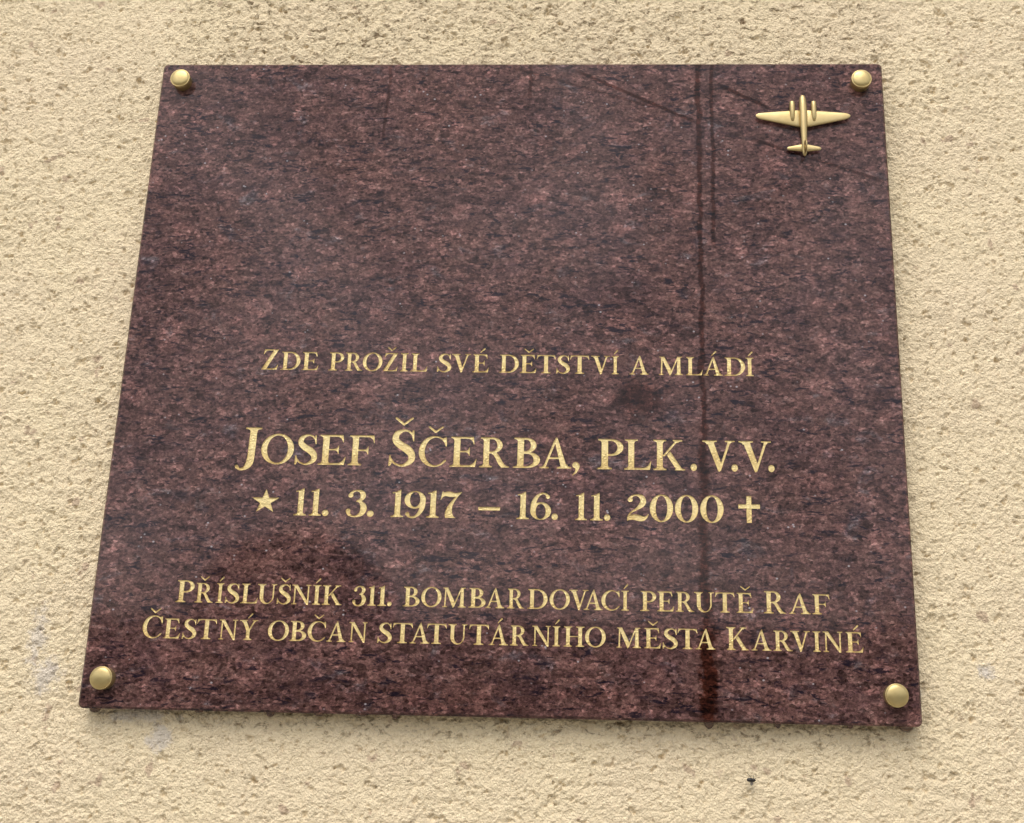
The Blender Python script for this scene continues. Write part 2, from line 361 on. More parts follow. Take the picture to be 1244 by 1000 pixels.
def g_M():
    return U_(band(.13, 0, .155, 1, .07), f_poly([(.10, 1), (.27, 1), (.66, .24), (.585, -.02), (.55, -.02)]), band(.585, .02, .99, 1, .07), f_poly([(.93, 0), (1.12, 0), (1.10, 1), (.95, 1)]),
              serif(0, .26, 0, 1, .11, .15, .06), serif(.82, 1.24, 0, 1, .93, 1.12), serif(.02, .2, 1, -1, .11, .2, .05), serif(1.0, 1.2, 1, -1, 1.02, 1.10, .06))
def g_N():
    return U_(band(.15, 0, .15, 1, .07), f_poly([(.07, 1), (.27, 1), (.87, .10), (.87, -.02), (.80, -.02)]), band(.85, -.02, .85, 1, .07),
              serif(.02, .28, 0, 1, .13, .17, .06), serif(.0, .2, 1, -1, .12, .2, .05), serif(.72, .98, 1, -1, .83, .87, .06))
def g_K():
    return U_(stem(.12), band(.34, .46, .80, 1, .085), serif(.64, .96, 1, -1, .76, .83, .05), f_poly([(.44, .50), (.55, .63), (.93, .07), (1.05, .03), (1.05, 0), (.70, 0), (.74, .05)]))
def g_U():
    o = U_(f_ell(.50, .38, .37, .395), f_poly([(.13, .38), (.87, .38), (.87, 1), (.13, 1)]))
    i = U_(f_ell(.56, .38, .24, .335), f_poly([(.32, .38), (.80, .38), (.80, 1.2), (.32, 1.2)]))
    return U_(I_(D_(o, i), below(1)), serif(0, .44, 1, -1, .13, .32), serif(.72, 1.0, 1, -1, .82, .87, .06))
def g_H(): return U_(stem(.12), stem(.74), f_poly([(.2, .475), (.8, .475), (.8, .525), (.2, .525)]))
def g_F(): return U_(stem(.12, ft=(.12, .13), hd=(.1, 0)), arm_top(.2, .80, 1, .26), arm_mid(.3, .62, .50))
def g_Y():
    return U_(f_poly([(.12, 1), (.33, 1), (.58, .5), (.58, .44), (.39, .44), (.39, .48)]), band(.545, .48, .84, 1, .085), stem(.39, .19, 0, .5, (.13, .13), None), serif(0, .44, 1, -1, .13, .33, .07), serif(.69, 1.0, 1, -1, .81, .87, .05))
def g_Z():
    return U_(f_poly([(.02, 0), (.25, 0), (.84, 1), (.61, 1)]), f_poly([(.13, 1), (.84, 1), (.80, .945), (.33, .945)] + q_curve((.33, .945), (.18, .93), (.12, .76)) + [(.09, .76)]),
              f_poly([(.02, 0), (.80, 0), (.86, .26), (.83, .26)] + q_curve((.83, .26), (.74, .06), (.58, .055)) + [(.06, .055)]))
def g_J():
    return U_(I_(f_stroke([(.405, 1.1, .088), (.40, .97, .088), (.39, .5, .088), (.375, .12, .09), (.34, -.02, .085), (.25, -.125, .05), (.13, -.155, .033), (.06, -.11, .04), (.045, -.08, .045)]), below(1)), I_(serif(.19, .60, 1, -1, .31, .49, .07), below(1)), -9 + 0 * PX)
def g_1(): return U_(stem(.13, .19, 0, .95, (.13, .12), None), f_poly([(.03, .885), (.03, .925), (.17, .955), (.30, 1.03), (.32, 1.03), (.32, .80), (.13, .80), (.13, .895)]))
def g_0(): return D_(f_ell(.38, .49, .38, .515), f_ell(.38, .49, .19, .465))
def g_2():
    return U_(f_stroke([(.13, .79, .085), (.13, .83, .06), (.20, .93, .035), (.34, .965, .035), (.50, .90, .075), (.555, .74, .095), (.50, .60, .09), (.36, .46, .05), (.17, .33, .028), (.07, .18, .024), (.045, .03, .02)]),
              f_poly([(.03, 0)] + q_curve((.03, 0), (.16, .09), (.33, .02)) + q_curve((.33, .02), (.66, -.10), (.74, .27)) + [(.71, .27)] + q_curve((.71, .27), (.66, .13), (.48, .20)) + q_curve((.48, .20), (.26, .30), (.12, .22)) + [(.06, .12)]))
def g_3():
    return U_(f_stroke([(.14, .78, .08), (.15, .85, .055), (.24, .945, .035), (.37, .965, .035), (.49, .90, .07), (.53, .77, .085), (.48, .64, .06), (.36, .57, .03)]),
              f_stroke([(.34, .565, .025), (.44, .55, .04), (.54, .43, .085), (.565, .28, .10), (.51, .11, .08), (.37, .01, .04), (.24, -.0, .03), (.12, .07, .05), (.085, .19, .07), (.09, .22, .07)]))
def g_7():
    return U_(f_poly([(.01, .66), (.075, .99), (.10, .99), (.13, .955)] + q_curve((.13, .955), (.30, 1.03), (.46, .95)) + q_curve((.46, .95), (.58, .92), (.74, .985)) + [(.74, .95), (.58, .80)] + q_curve((.58, .80), (.36, .76), (.22, .81)) + q_curve((.22, .81), (.09, .84), (.035, .66))),
              f_poly([(.58, .82), (.74, .96)] + q_curve((.70, .92), (.36, .50), (.43, .20)) + q_curve((.43, .20), (.46, .04), (.57, 0)) + [(.20, 0)] + q_curve((.20, 0), (.10, .36), (.58, .84))))
def g_6():
    return U_(D_(f_ell(.36, .315, .36, .33), f_ell(.36, .30, .175, .28)), f_stroke([(.09, .34, .085), (.11, .60, .085), (.22, .84, .06), (.38, .965, .038), (.52, .95, .035), (.60, .86, .06), (.60, .84, .07)]))
def rot180(f, cx, cy):
    x = 2 * cx - PX; y = 2 * cy - PY
    ix = np.clip(((x - GX[0]) / GN), 0, len(GX) - 1.001); iy = np.clip(((y - GY[0]) / GN), 0, len(GY) - 1.001)
    a = ix.astype(int); b = iy.astype(int); u = ix - a; v = iy - b
    return f[b, a] * (1 - u) * (1 - v) + f[b, a + 1] * u * (1 - v) + f[b + 1, a] * (1 - u) * v + f[b + 1, a + 1] * u * v
def g_9(): return rot180(g_6(), .36, .485)
def g_dot(): return f_ell(.12, .11, .12, .12)
def g_comma(): return f_stroke([(.11, .12, .105), (.14, .09, .09), (.155, .0, .055), (.11, -.12, .03), (.02, -.21, .014)])
def g_star():
    return f_poly([(.42 + (.44 if k % 2 == 0 else .168) * math.sin(k * PI / 5), .50 + (.48 if k % 2 == 0 else .185) * math.cos(k * PI / 5)) for k in range(10)])
def g_dash(): return f_poly([(0, .305), (.82, .305), (.82, .43), (0, .43)])
def g_cross(): return U_(f_poly([(0, .53), (.82, .53), (.82, .69), (0, .69)]), f_poly([(.31, 0), (.50, 0), (.50, 1.0), (.31, 1.0)]))
def caron(cx, y=1.11, s=1.0):
    return U_(f_stroke([(cx - .215 * s, y + .205 * s, .03), (cx, y + .035, .033)], 1), f_stroke([(cx + .225 * s, y + .205 * s, .027), (cx, y + .035, .03)], 1))
def acute(cx, y=1.10):
    return f_stroke([(cx - .07, y, .022), (cx + .13, y + .20, .045)], 1)
GLYPH = {'O': g_O, 'E': g_E, 'A': g_A, 'S': g_S, 'C': g_C, 'P': g_P, 'R': g_R, 'B': g_B, 'D': g_D, 'L': g_L, 'I': g_I, 'T': g_T, 'V': g_V, 'M': g_M, 'N': g_N,
         'K': g_K, 'U': g_U, 'H': g_H, 'F': g_F, 'Y': g_Y, 'Z': g_Z, 'J': g_J, '1': g_1, '0': g_0, '2': g_2, '3': g_3, '7': g_7, '6': g_6, '9': g_9,
         '.': g_dot, ',': g_comma, 'star': g_star, 'dash': g_dash, 'cross': g_cross}
ACC = {'Ž': ('Z', caron, .47), 'Ě': ('E', caron, .44), 'Š': ('S', caron, .36), 'Č': ('C', caron, .52), 'Ř': ('R', caron, .45),
       'É': ('E', acute, .46), 'Í': ('I', acute, .22), 'Á': ('A', acute, .53), 'Ý': ('Y', acute, .52)}

def trace(F, iso=0.0):
    """closed outlines of F > iso by marching squares, interpolated"""
    F = F - iso; F = np.where(np.abs(F) < 1e-6, 1e-6, F); ins = F > 0
    ny, nx = F.shape; nxt = {}
    def hx(i, j): t = F[j, i] / (F[j, i] - F[j, i + 1]); return (GX[i] + t * GN, GY[j])
    def vy(i, j): t = F[j, i] / (F[j, i] - F[j + 1, i]); return (GX[i], GY[j] + t * GN)
    pos = {}
    m = ins[:-1, :-1].astype(int) + 2 * ins[:-1, 1:] + 4 * ins[1:, 1:] + 8 * ins[1:, :-1]
    # edges of cell (i,j): b=('h',i,j) r=('v',i+1,j) t=('h',i,j+1) l=('v',i,j); inside kept on the left
    T = {1: [('b', 'l')], 2: [('r', 'b')], 3: [('r', 'l')], 4: [('t', 'r')], 5: [('b', 'l'), ('t', 'r')], 6: [('t', 'b')], 7: [('t', 'l')],
         8: [('l', 't')], 9: [('b', 't')], 10: [('r', 'b'), ('l', 't')], 11: [('r', 't')], 12: [('l', 'r')], 13: [('b', 'r')], 14: [('l', 'b')]}
    for j, i in zip(*np.nonzero((m > 0) & (m < 15))):
        e = {'b': ('h', i, j), 'r': ('v', i + 1, j), 't': ('h', i, j + 1), 'l': ('v', i, j)}
        for a, b in T[m[j, i]]:
            nxt[e[a]] = e[b]
            for q in (e[a], e[b]):
                if q not in pos: pos[q] = hx(q[1], q[2]) if q[0] == 'h' else vy(q[1], q[2])
    loops = []
    while nxt:
        k0, k = next(iter(nxt.items())); del nxt[k0]; lp = [k0]
        while k != k0:
            lp.append(k); k = nxt.pop(k)
        loops.append(np.array([pos[q] for q in lp]))
    return loops

def rdp(p, eps):
    if len(p) < 3: return p
    a, b = p[0], p[-1]; d = b - a; L = math.hypot(*d)
    dist = np.abs(d[0] * (p[:, 1] - a[1]) - d[1] * (p[:, 0] - a[0])) / L if L > 1e-9 else np.hypot(*(p - a).T)
    k = int(np.argmax(dist))
    if dist[k] < eps: return np.array([a, b])
    return np.vstack([rdp(p[:k + 1], eps)[:-1], rdp(p[k:], eps)])

def outline(ch):
    if ch in ACC:
        b, fn, cx = ACC[ch]; base = outline(b); F = fn(cx); acc = [simp(l) for l in trace(F)]
        return base, acc
    return [simp(l) for l in trace(GLYPH[ch]())]

def simp(l, eps=.0035):
    k = int(np.argmax(np.hypot(*(l - l[0]).T)))
    l2 = np.vstack([rdp(l[:k + 1], eps)[:-1], rdp(np.vstack([l[k:], l[:1]]), eps)[:-1]])
    return l2

# ---------------------------------------------------------------- the rendered wall: real relief
WALLY = .0195
def hash2(ix, iy, seed):
    h = (ix.astype(np.int64) * 374761393 + iy.astype(np.int64) * 668265263 + seed * 974634777) & 0xffffffff
    h = ((h ^ (h >> 13)) * 1274126177) & 0xffffffff
    return ((h ^ (h >> 16)) & 0xffff) / 65536.0

def perlin(x, y, seed):
    ix = np.floor(x); iy = np.floor(y); fx = x - ix; fy = y - iy
    u = fx * fx * fx * (fx * (fx * 6 - 15) + 10); v = fy * fy * fy * (fy * (fy * 6 - 15) + 10)
    def g(dx, dy):
        a = hash2(ix + dx, iy + dy, seed) * 2 * PI
        return np.cos(a) * (fx - dx) + np.sin(a) * (fy - dy)
    a = g(0, 0); b = g(1, 0); c = g(0, 1); d = g(1, 1)
    return ((a + (b - a) * u) + ((c + (d - c) * u) - (a + (b - a) * u)) * v) * 1.4

def worley(x, y, seed):
    ix = np.floor(x); iy = np.floor(y); d1 = np.full(x.shape, 9.0); idv = np.zeros(x.shape)
    for dx in (-1, 0, 1):
        for dy in (-1, 0, 1):
            px = ix + dx + hash2(ix + dx, iy + dy, seed); py = iy + dy + hash2(ix + dx, iy + dy, seed + 7)
            d = np.hypot(px - x, py - y); k = hash2(ix + dx, iy + dy, seed + 3); m = d < d1
            d1 = np.where(m, d, d1); idv = np.where(m, k, idv)
    return d1, idv

def wall_height(X, Z):
    wx = X + .0025 * perlin(X * 120, Z * 120, 1); wz = Z + .0025 * perlin(X * 120, Z * 120, 2)
    h = .0012 * perlin(X * 9, Z * 9, 3) + .0007 * perlin(X * 28, Z * 28, 4)
    h += .00060 * perlin(wx * 75, wz * 85, 5) + .00055 * perlin(wx * 150, wz * 175, 6)
    h += .00062 * perlin(wx * 290, wz * 330, 8)
    h += .00052 * perlin(X * 520, Z * 560, 9)
    # hollows torn out of the coat by the float: sharp upper lip
    h *= .85 + .32 * np.clip(perlin(X * 5, Z * 5, 40) * 1.4 + .5, 0, 1)      # the float bit harder in some places
    j = perlin(X * 420, Z * 420, 14); j2 = perlin(X * 190, Z * 190, 15)
    for s, sd, thr, dep, rr in ((44, 21, .24, .0018, .22), (85, 25, .32, .0015, .26), (160, 29, .36, .0011, .30), (300, 31, .36, .0007, .34)):
        d, k = worley(wx * s, wz * s * 1.15, sd); d = d + .16 * j + .16 * j2
        r = rr * (.5 + k * 1.5); on = k < thr
        h -= np.where(on, dep * np.clip((r - d) / (r * .6), 0, 1), 0)
        h += np.where(on, .15 * dep * np.exp(-((d - r) / (r * .4)) ** 2), 0)
    for pts in (((-.400, -.243), (-.377, -.248), (-.35, -.252), (-.335, -.259), (-.318, -.257)), ((-.447, .225), (-.436, .210), (-.428, .19), (-.420, .163), (-.417, .14))):
        for (ax, az), (bx, bz) in zip(pts[:-1], pts[1:]):
            ex, ez = bx - ax, bz - az; t = np.clip(((wx - ax) * ex + (wz - az) * ez) / (ex * ex + ez * ez), 0, 1)
            d = np.hypot(wx - ax - t * ex, wz - az - t * ez); h -= .0009 * np.exp(-(d / .0007) ** 2)
    return h

def axis(lo, hi, step, outlo, outhi):
    a = list(np.arange(lo, hi + step / 2, step)); s = step; x = a[-1]; up = []
    while x < outhi: s = min(s * 1.12, .12); x += s; up.append(min(x, outhi))
    s = step; x = a[0]; dn = []
    while x > outlo: s = min(s * 1.12, .12); x -= s; dn.append(max(x, outlo))
    return np.array(dn[::-1] + a + up)
ax_ = axis(-.530, .500, .00085, -3.2, 3.2); az_ = axis(-.400, .400, .00085, GROUND, 2.4)
GXW, GZW = np.meshgrid(ax_, az_); HW = np.zeros_like(GXW)
hid = (np.abs(GXW) < .275) & (np.abs(GZW) < .24); vis = ~hid
HW[vis] = wall_height(GXW[vis], GZW[vis])
nx_, nz_ = len(ax_), len(az_)
idx = np.arange(nx_ * nz_).reshape(nz_, nx_)
q = np.stack([idx[:-1, :-1], idx[:-1, 1:], idx[1:, 1:], idx[1:, :-1]], -1).reshape(-1, 4)
inner = (np.abs(GXW) < .272) & (np.abs(GZW) < .237)
inn = inner.ravel()[q].all(1); q = q[~inn]
used = np.zeros(nx_ * nz_, bool); used[q.ravel()] = True; remap = np.cumsum(used) - 1
Vw = np.stack([GXW.ravel(), -HW.ravel() - WALLY, GZW.ravel()], 1)[used]; q = remap[q]
# one plain sheet closes the wall behind the slab
nv = len(Vw); sheet = np.array([(-.275, -.016, -.24), (.275, -.016, -.24), (.275, -.016, .24), (-.275, -.016, .24)]); Vw = np.vstack([Vw, sheet]); q = np.vstack([q, [[nv, nv + 1, nv + 2, nv + 3]]])
me = bpy.data.meshes.new('wall'); me.vertices.add(len(Vw)); me.vertices.foreach_set('co', Vw.astype(np.float32).ravel())
me.loops.add(q.size); me.loops.foreach_set('vertex_index', q.astype(np.int32).ravel())
me.polygons.add(len(q)); me.polygons.foreach_set('loop_start', np.arange(0, q.size, 4, dtype=np.int32)); me.polygons.foreach_set('loop_total', np.full(len(q), 4, np.int32))
me.update(calc_edges=True); me.validate()
wall = link('wall', me, M['wall'], smooth=True)
tag(wall, 'rough cream rendered house wall that carries the red granite plaque', 'wall')

# ---------------------------------------------------------------- inscription table: millimetres from the slab centre
#  (character, tall initial, left edge, right edge) on lines of (baseline at left, baseline at right, small cap height, initial height)
LINES = [
 ((-6.9, -8.3, 14.8, 16.6), [('Z',1,-192.1,-179.1),('D',0,-177.0,-161.8),('E',0,-160.5,-147.4),('P',0,-139.4,-127.6),('R',0,-126.5,-112.7),('O',0,-112.8,-97.5),
   ('Ž',0,-96.7,-85.2),('I',0,-83.3,-77.3),('L',0,-75.3,-62.2),('S',0,-54.6,-43.6),('V',0,-43.5,-28.6),('É',0,-27.1,-14.4),
   ('D',0,-6.3,8.7),('Ě',0,9.7,22.4),('T',0,22.6,37.0),('S',0,37.8,48.2),('T',0,48.4,63.0),('V',0,64.6,78.9),
   ('Í',0,80.5,85.7),('A',0,94.1,109.1),('M',0,116.7,135.0),('L',0,137.3,150.1),('Á',0,150.6,165.5),('D',0,166.8,182.5),
   ('Í',0,183.0,189.0)]),
 ((-82.2, -83.2, 23.5, 28.5), [('J',1,-204.9,-186.7),('O',0,-185.8,-160.8),('S',0,-159.5,-142.5),('E',0,-141.7,-120.5),('F',0,-118.7,-99.1),('Š',1,-87.7,-67.5),
   ('Č',0,-65.0,-43.8),('E',0,-41.2,-20.7),('R',0,-18.7,4.1),('B',0,6.8,27.3),('A',0,27.0,50.9),(',',0,51.6,57.2),
   ('P',0,70.2,89.9),('L',0,90.6,110.9),('K',0,112.4,136.3),('.',0,140.3,145.0),('V',0,149.1,173.4),('.',0,170.7,175.5),
   ('V',0,176.2,200.5),('.',0,198.0,202.7)]),
 ((-121.5, -122.1, 20.3, 20.3), [('star',0,-189.0,-168.6),('1',0,-156.7,-147.4),('1',0,-145.2,-136.1),('.',0,-135.3,-130.3),('3',0,-117.4,-101.7),('.',0,-101.4,-96.2),
   ('1',0,-83.5,-73.9),('9',0,-73.6,-57.6),('1',0,-56.8,-47.3),('7',0,-46.6,-30.6),('dash',0,-17.9,-1.6),('1',0,10.7,20.0),
   ('6',0,21.0,36.5),('.',0,36.9,41.7),('1',0,54.4,63.3),('1',0,65.6,75.0),('.',0,75.9,80.6),('2',0,92.9,109.1),
   ('0',0,109.8,127.1),('0',0,128.4,145.6),('0',0,147.1,164.3),('cross',0,175.1,191.1)]),
 ((-187.6, -187.9, 14.4, 16.1), [('P',1,-238.9,-225.6),('Ř',0,-224.5,-210.9),('Í',0,-208.8,-203.5),('S',0,-202.0,-191.5),('L',0,-190.5,-177.7),('U',0,-178.4,-164.1),
   ('Š',0,-163.5,-153.2),('N',0,-152.7,-138.7),('Í',0,-137.2,-131.2),('K',0,-129.9,-115.3),('3',0,-107.5,-97.6),('1',0,-96.3,-90.2),
   ('1',0,-89.0,-82.4),('.',0,-81.8,-78.4),('B',0,-70.3,-58.0),('O',0,-56.9,-42.1),('M',0,-41.2,-24.0),('B',0,-22.2,-9.6),
   ('A',0,-9.7,4.1),('R',0,6.2,18.8),('D',0,21.0,35.6),('O',0,37.1,51.8),('V',0,51.3,65.2),('A',0,62.0,75.8),
   ('C',0,74.8,88.0),('Í',0,89.3,94.7),('P',0,103.0,114.5),('E',0,115.2,127.4),('R',0,128.5,142.0),('U',0,142.0,156.4),
   ('T',0,157.1,171.0),('Ě',0,172.4,184.5),('R',1,192.1,208.0),('A',0,209.9,225.5),('F',0,226.9,239.2)]),
 ((-214.0, -214.4, 14.4, 16.2), [('Č',1,-260.8,-246.4),('E',0,-245.0,-232.7),('S',0,-231.0,-220.7),('T',0,-220.6,-206.1),('N',0,-204.2,-190.6),('Ý',0,-189.1,-175.7),
   ('O',0,-167.9,-152.5),('B',0,-151.9,-139.5),('Č',0,-138.6,-125.5),('A',0,-124.5,-110.4),('N',0,-108.3,-95.2),('S',0,-87.3,-76.8),
   ('T',0,-76.4,-61.9),('A',0,-63.5,-49.1),('T',0,-51.4,-37.2),('U',0,-35.9,-22.2),('T',0,-20.7,-6.3),('Á',0,-6.2,7.9),
   ('R',0,9.2,22.7),('N',0,25.1,38.4),('Í',0,39.9,45.4),('H',0,48.0,62.8),('O',0,63.4,78.2),('M',0,86.1,103.6),
   ('Ě',0,105.8,117.9),('S',0,119.1,129.9),('T',0,129.9,144.0),('A',0,142.8,156.9),('K',1,164.8,180.5),('A',0,182.5,196.7),
   ('R',0,198.1,211.8),('V',0,210.4,224.2),('I',0,226.3,231.7),('N',0,233.4,247.4),('É',0,249.4,261.9)])]
W_, H_ = .6022, .5292; FRONT = -.034; BACK = -.0232; CUT = .00045
names = {'.': 'full_stop', ',': 'comma', 'star': 'star', 'dash': 'dash', 'cross': 'cross'}

def rrect(inset, r, n=6):
    a, b = W_ / 2 - inset, H_ / 2 - inset; P = []
    for cx, cz, a0 in ((a - r, b - r, 0), (-a + r, b - r, 90), (-a + r, -b + r, 180), (a - r, -b + r, 270)):
        for k in range(n + 1):
            t = R(a0 + 90 * k / n); P.append((cx + r * math.cos(t) - .0006, cz + r * math.sin(t)))
    return P

cache = {}; letters = []
for (b0, b1, cs, cb), row in LINES:
    xa, xb = row[0][2], row[-1][3]
    for ch, bigf, l, r_ in row:
        if ch not in cache: cache[ch] = outline(ch)
        g = cache[ch]; base, acc = g if isinstance(g, tuple) else (g, [])
        h = (cb if bigf else cs) * 1e-3; bl = (b0 + (b1 - b0) * ((l + r_) / 2 - xa) / (xb - xa)) * 1e-3
        allp = np.vstack(base); gl, gr = allp[:, 0].min(), allp[:, 0].max(); sx = (r_ - l) * 1e-3 / (gr - gl)
        loops = [np.stack([l * 1e-3 + (p[:, 0] - gl) * sx, bl + p[:, 1] * h], 1) for p in base + acc]
        letters.append((ch, loops))

plaque = bpy.data.objects.new('memorial_plaque', None); COL.objects.link(plaque); plaque.location = (0, 0, 0); plaque.empty_display_size = .1
tag(plaque, 'polished red-brown granite memorial plaque with gilded Czech inscription on the cream wall', 'plaque')

def pip(P, loops):
    ins = np.zeros(len(P), bool)
    for lp in loops:
        a = lp; b = np.roll(lp, -1, 0)
        for (ax, ay), (bx, by) in zip(a, b):
            if ay != by:
                ins ^= ((ay > P[:, 1]) != (by > P[:, 1])) & (P[:, 0] < (bx - ax) * (P[:, 1] - ay) / (by - ay) + ax)
    return ins

def cdt(loops):
    V = []; E = []
    for lp in loops:
        s = len(V); n = len(lp); V += [Vector((float(a) * 1000, float(b) * 1000)) for a, b in lp]; E += [(s + i, s + (i + 1) % n) for i in range(n)]
    v, e, f, *_ = delaunay_2d_cdt(V, E, [], 0, 1e-5)
    return np.array([tuple(a) for a in v]) / 1000, np.array([tuple(t) for t in f])

# the slab: front sheet with every character cut out of it, a narrow arris, sides, back
BEV = .0016
fr = rrect(BEV, .0030); o1 = rrect(0, .0040); n_o = len(fr)
allloops = [np.array(fr)] + [lp for _, L in letters for lp in L]
v2, tri = cdt(allloops)
cen = v2[tri].mean(1); keep = np.ones(len(tri), bool)
for ch, L in letters:
    P = np.vstack(L); lo, hi = P.min(0), P.max(0)
    m = np.nonzero((cen[:, 0] > lo[0]) & (cen[:, 0] < hi[0]) & (cen[:, 1] > lo[1]) & (cen[:, 1] < hi[1]))[0]
    if len(m): keep[m[pip(cen[m], L)]] = False
keep &= pip(cen, [np.array(fr)])
Vs = [(a, FRONT, b) for a, b in v2]; Fs = [tuple(t) for t in tri[keep]]
s0 = len(Vs); rings = [[(a, FRONT, b) for a, b in fr], [(a, FRONT + BEV, b) for a, b in o1], [(a, BACK, b) for a, b in o1]]
for r_ in rings: Vs += r_
for k in range(2):
    for i in range(n_o):
        a = s0 + k * n_o + i; b = s0 + k * n_o + (i + 1) % n_o; Fs.append((a, b, b + n_o, a + n_o))
Fs.append(tuple(s0 + 2 * n_o + i for i in range(n_o)))
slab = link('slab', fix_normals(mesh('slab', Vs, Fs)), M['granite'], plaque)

for ch, L in letters:                       # each cut character: gilded floor and walls
    v, t = cdt(L); c = v[t].mean(1); t = t[pip(c, L)]
    org = v.mean(0)
    V = [(a - org[0], 0, b - org[1]) for a, b in v]; F = [tuple(x) for x in t]
    for lp in L:
        s = len(V); n = len(lp)
        V += [(a - org[0], 0, b - org[1]) for a, b in lp] + [(a - org[0], -CUT, b - org[1]) for a, b in lp]
        F += [(s + i, s + (i + 1) % n, s + n + (i + 1) % n, s + n + i) for i in range(n)]
    nm = names.get(ch, 'numeral' if ch.isdigit() else 'letter')
    lo = link(nm, mesh(nm, V, F), M['gold'], plaque); lo.location = (org[0], FRONT + CUT, org[1])

# ---------------------------------------------------------------- brass screw caps
def lathe(prof, n=40):
    V = []; F = []
    for r_, y in prof:
        for k in range(n): V.append((r_ * math.cos(2 * PI * k / n), y, r_ * math.sin(2 * PI * k / n)))
    for j in range(len(prof) - 1):
        for k in range(n): a = j * n + k; b = j * n + (k + 1) % n; F.append((a, b, b + n, a + n))
    F.append(tuple(range(n))); F.append(tuple((len(prof) - 1) * n + k for k in range(n - 1, -1, -1)))
    return V, F
sleeve_me = fix_normals(mesh('cap_sleeve', *lathe([(.0077, .0002), (.0078, -.0002), (.0079, -.0050), (.0078, -.0056), (.0074, -.0060)])))
dome_p = [(.0069, -.0058), (.0080, -.0061), (.0082, -.0065), (.0082, -.0074), (.0079, -.0077), (.0076, -.0076)] + [(.0074 * math.cos(t), -.0076 - .0019 * math.sin(t)) for t in [R(8 * k) for k in range(0, 11)]] + [(.0003, -.00952)]
dome_me = fix_normals(mesh('cap_dome', *lathe(dome_p)))
for m_ in (sleeve_me, dome_me): m_.materials.append(M['brass']); m_.polygons.foreach_set('use_smooth', [True] * len(m_.polygons))
for (x, z, rr) in ((-.2828, .2462, 0), (.2815, .2452, 40), (-.2838, -.2435, 115), (.2818, -.2439, 200)):
    s = bpy.data.objects.new('screw_cap', sleeve_me); COL.objects.link(s); s.parent = plaque; s.location = (x, FRONT, z); s.rotation_euler = (0, R(rr), 0)
    d = bpy.data.objects.new('domed_cover', dome_me); COL.objects.link(d); d.parent = s

# ---------------------------------------------------------------- aeroplane emblem, laid in slab coordinates
EY = FRONT - .0032                                   # height of the wing plane above the stone
def ell(cx, cy, cz, rx, ry, n=16):                   # ring in the xy plane at height z
    return [(cx + rx * math.cos(2 * PI * k / n), cy + ry * math.sin(2 * PI * k / n), cz) for k in range(n)]
fx = .2345
fus = [(.2343, .0003, .0003), (.2338, .0013, .0012), (.2325, .0020, .0019), (.2300, .0025, .0025), (.2250, .0027, .0029), (.2180, .0028, .0031), (.2100, .0027, .0029), (.2000, .0023, .0024), (.1920, .0020, .0020), (.1850, .0019, .0018), (.1815, .0016, .0016), (.1797, .0010, .0010), (.1790, .0003, .0003)]
body_y = EY - .0008
emb = link('aeroplane_emblem', fix_normals(mesh('fuselage', *loft([ell(fx, body_y, z, a * 1.13, b) for z, a, b in fus]))), M['pale_brass'], plaque, True)
def wing_half(s, root, tip, stations, y0, name, thick):
    rings = []
    for u in stations:
        k = min(u, 1.0); rnd = 1.0 if u < .88 else math.sqrt(max(0.0, 1 - ((u - .88) / .122) ** 2)) * .97 + .03
        le = root[1] + (tip[1] - root[1]) * k; te = root[2] + (tip[2] - root[2]) * k; mz = (le + te) / 2; c = (le - te) / 2 * rnd
        x = root[0] + (tip[0] - root[0]) * k; th = thick * (1 - .55 * k) * (.35 + .65 * rnd)
        rings.append([(x, y0 - th * math.sin(a) * (1.25 if math.sin(a) > 0 else .6), mz + c * math.cos(a) + .12 * c * math.sin(a)) for a in [2 * PI * q / 14 for q in range(14)]])
    me = fix_normals(mesh(name, *loft(rings))); return link(name, me, M['pale_brass'], emb, True)
ST = [0, .15, .3, .45, .6, .75, .85, .88, .92, .95, .975, .99, 1.0]
wing_half(-1, (fx, .2214, .2046), (.1962, .2182, .2135), ST, EY, 'wing', .0009)
wing_half(1, (fx, .2214, .2046), (.2727, .2182, .2135), ST, EY, 'wing', .0009)
ST2 = [0, .2, .4, .6, .8, .88, .93, .97, 1.0]
wing_half(-1, (fx, .1905, .1832), (.2206, .1875, .1848), ST2, EY, 'tailplane', .0009)
wing_half(1, (fx, .1905, .1832), (.2480, .1875, .1848), ST2, EY, 'tailplane', .0009)
for ex in (.2258, .2432):
    pr = [(.2284, .0010, .0010), (.2282, .0018, .0018), (.2276, .0022, .0022), (.2240, .0023, .0024), (.2190, .0022, .0024), (.2160, .0021, .0021), (.2130, .0018, .0014), (.2105, .0012, .0006)]
    link('engine', fix_normals(mesh('engine', *loft([ell(ex, EY - .0007 + (.0004 * (.228 - z) / .02), z, a, b) for z, a, b in pr]))), M['pale_brass'], emb, True)
fin = []
for u, le, te, th in ((0, .1925, .1805, .0012), (.4, .1915, .1808, .0010), (.75, .1900, .1812, .0008), (.93, .1885, .1822, .0006), (1.0, .1870, .1838, .0003)):
    y = body_y - .0012 - .0085 * u; mz = (le + te) / 2; c = (le - te) / 2
    fin.append([(fx + .0002 + th * math.sin(a), y, mz + c * math.cos(a)) for a in [2 * PI * q / 12 for q in range(12)]])
link('tail_fin', fix_normals(mesh('tail_fin', *loft(fin))), M['pale_brass'], emb, True)

emb.location = (-.0008, 0, -.0024)

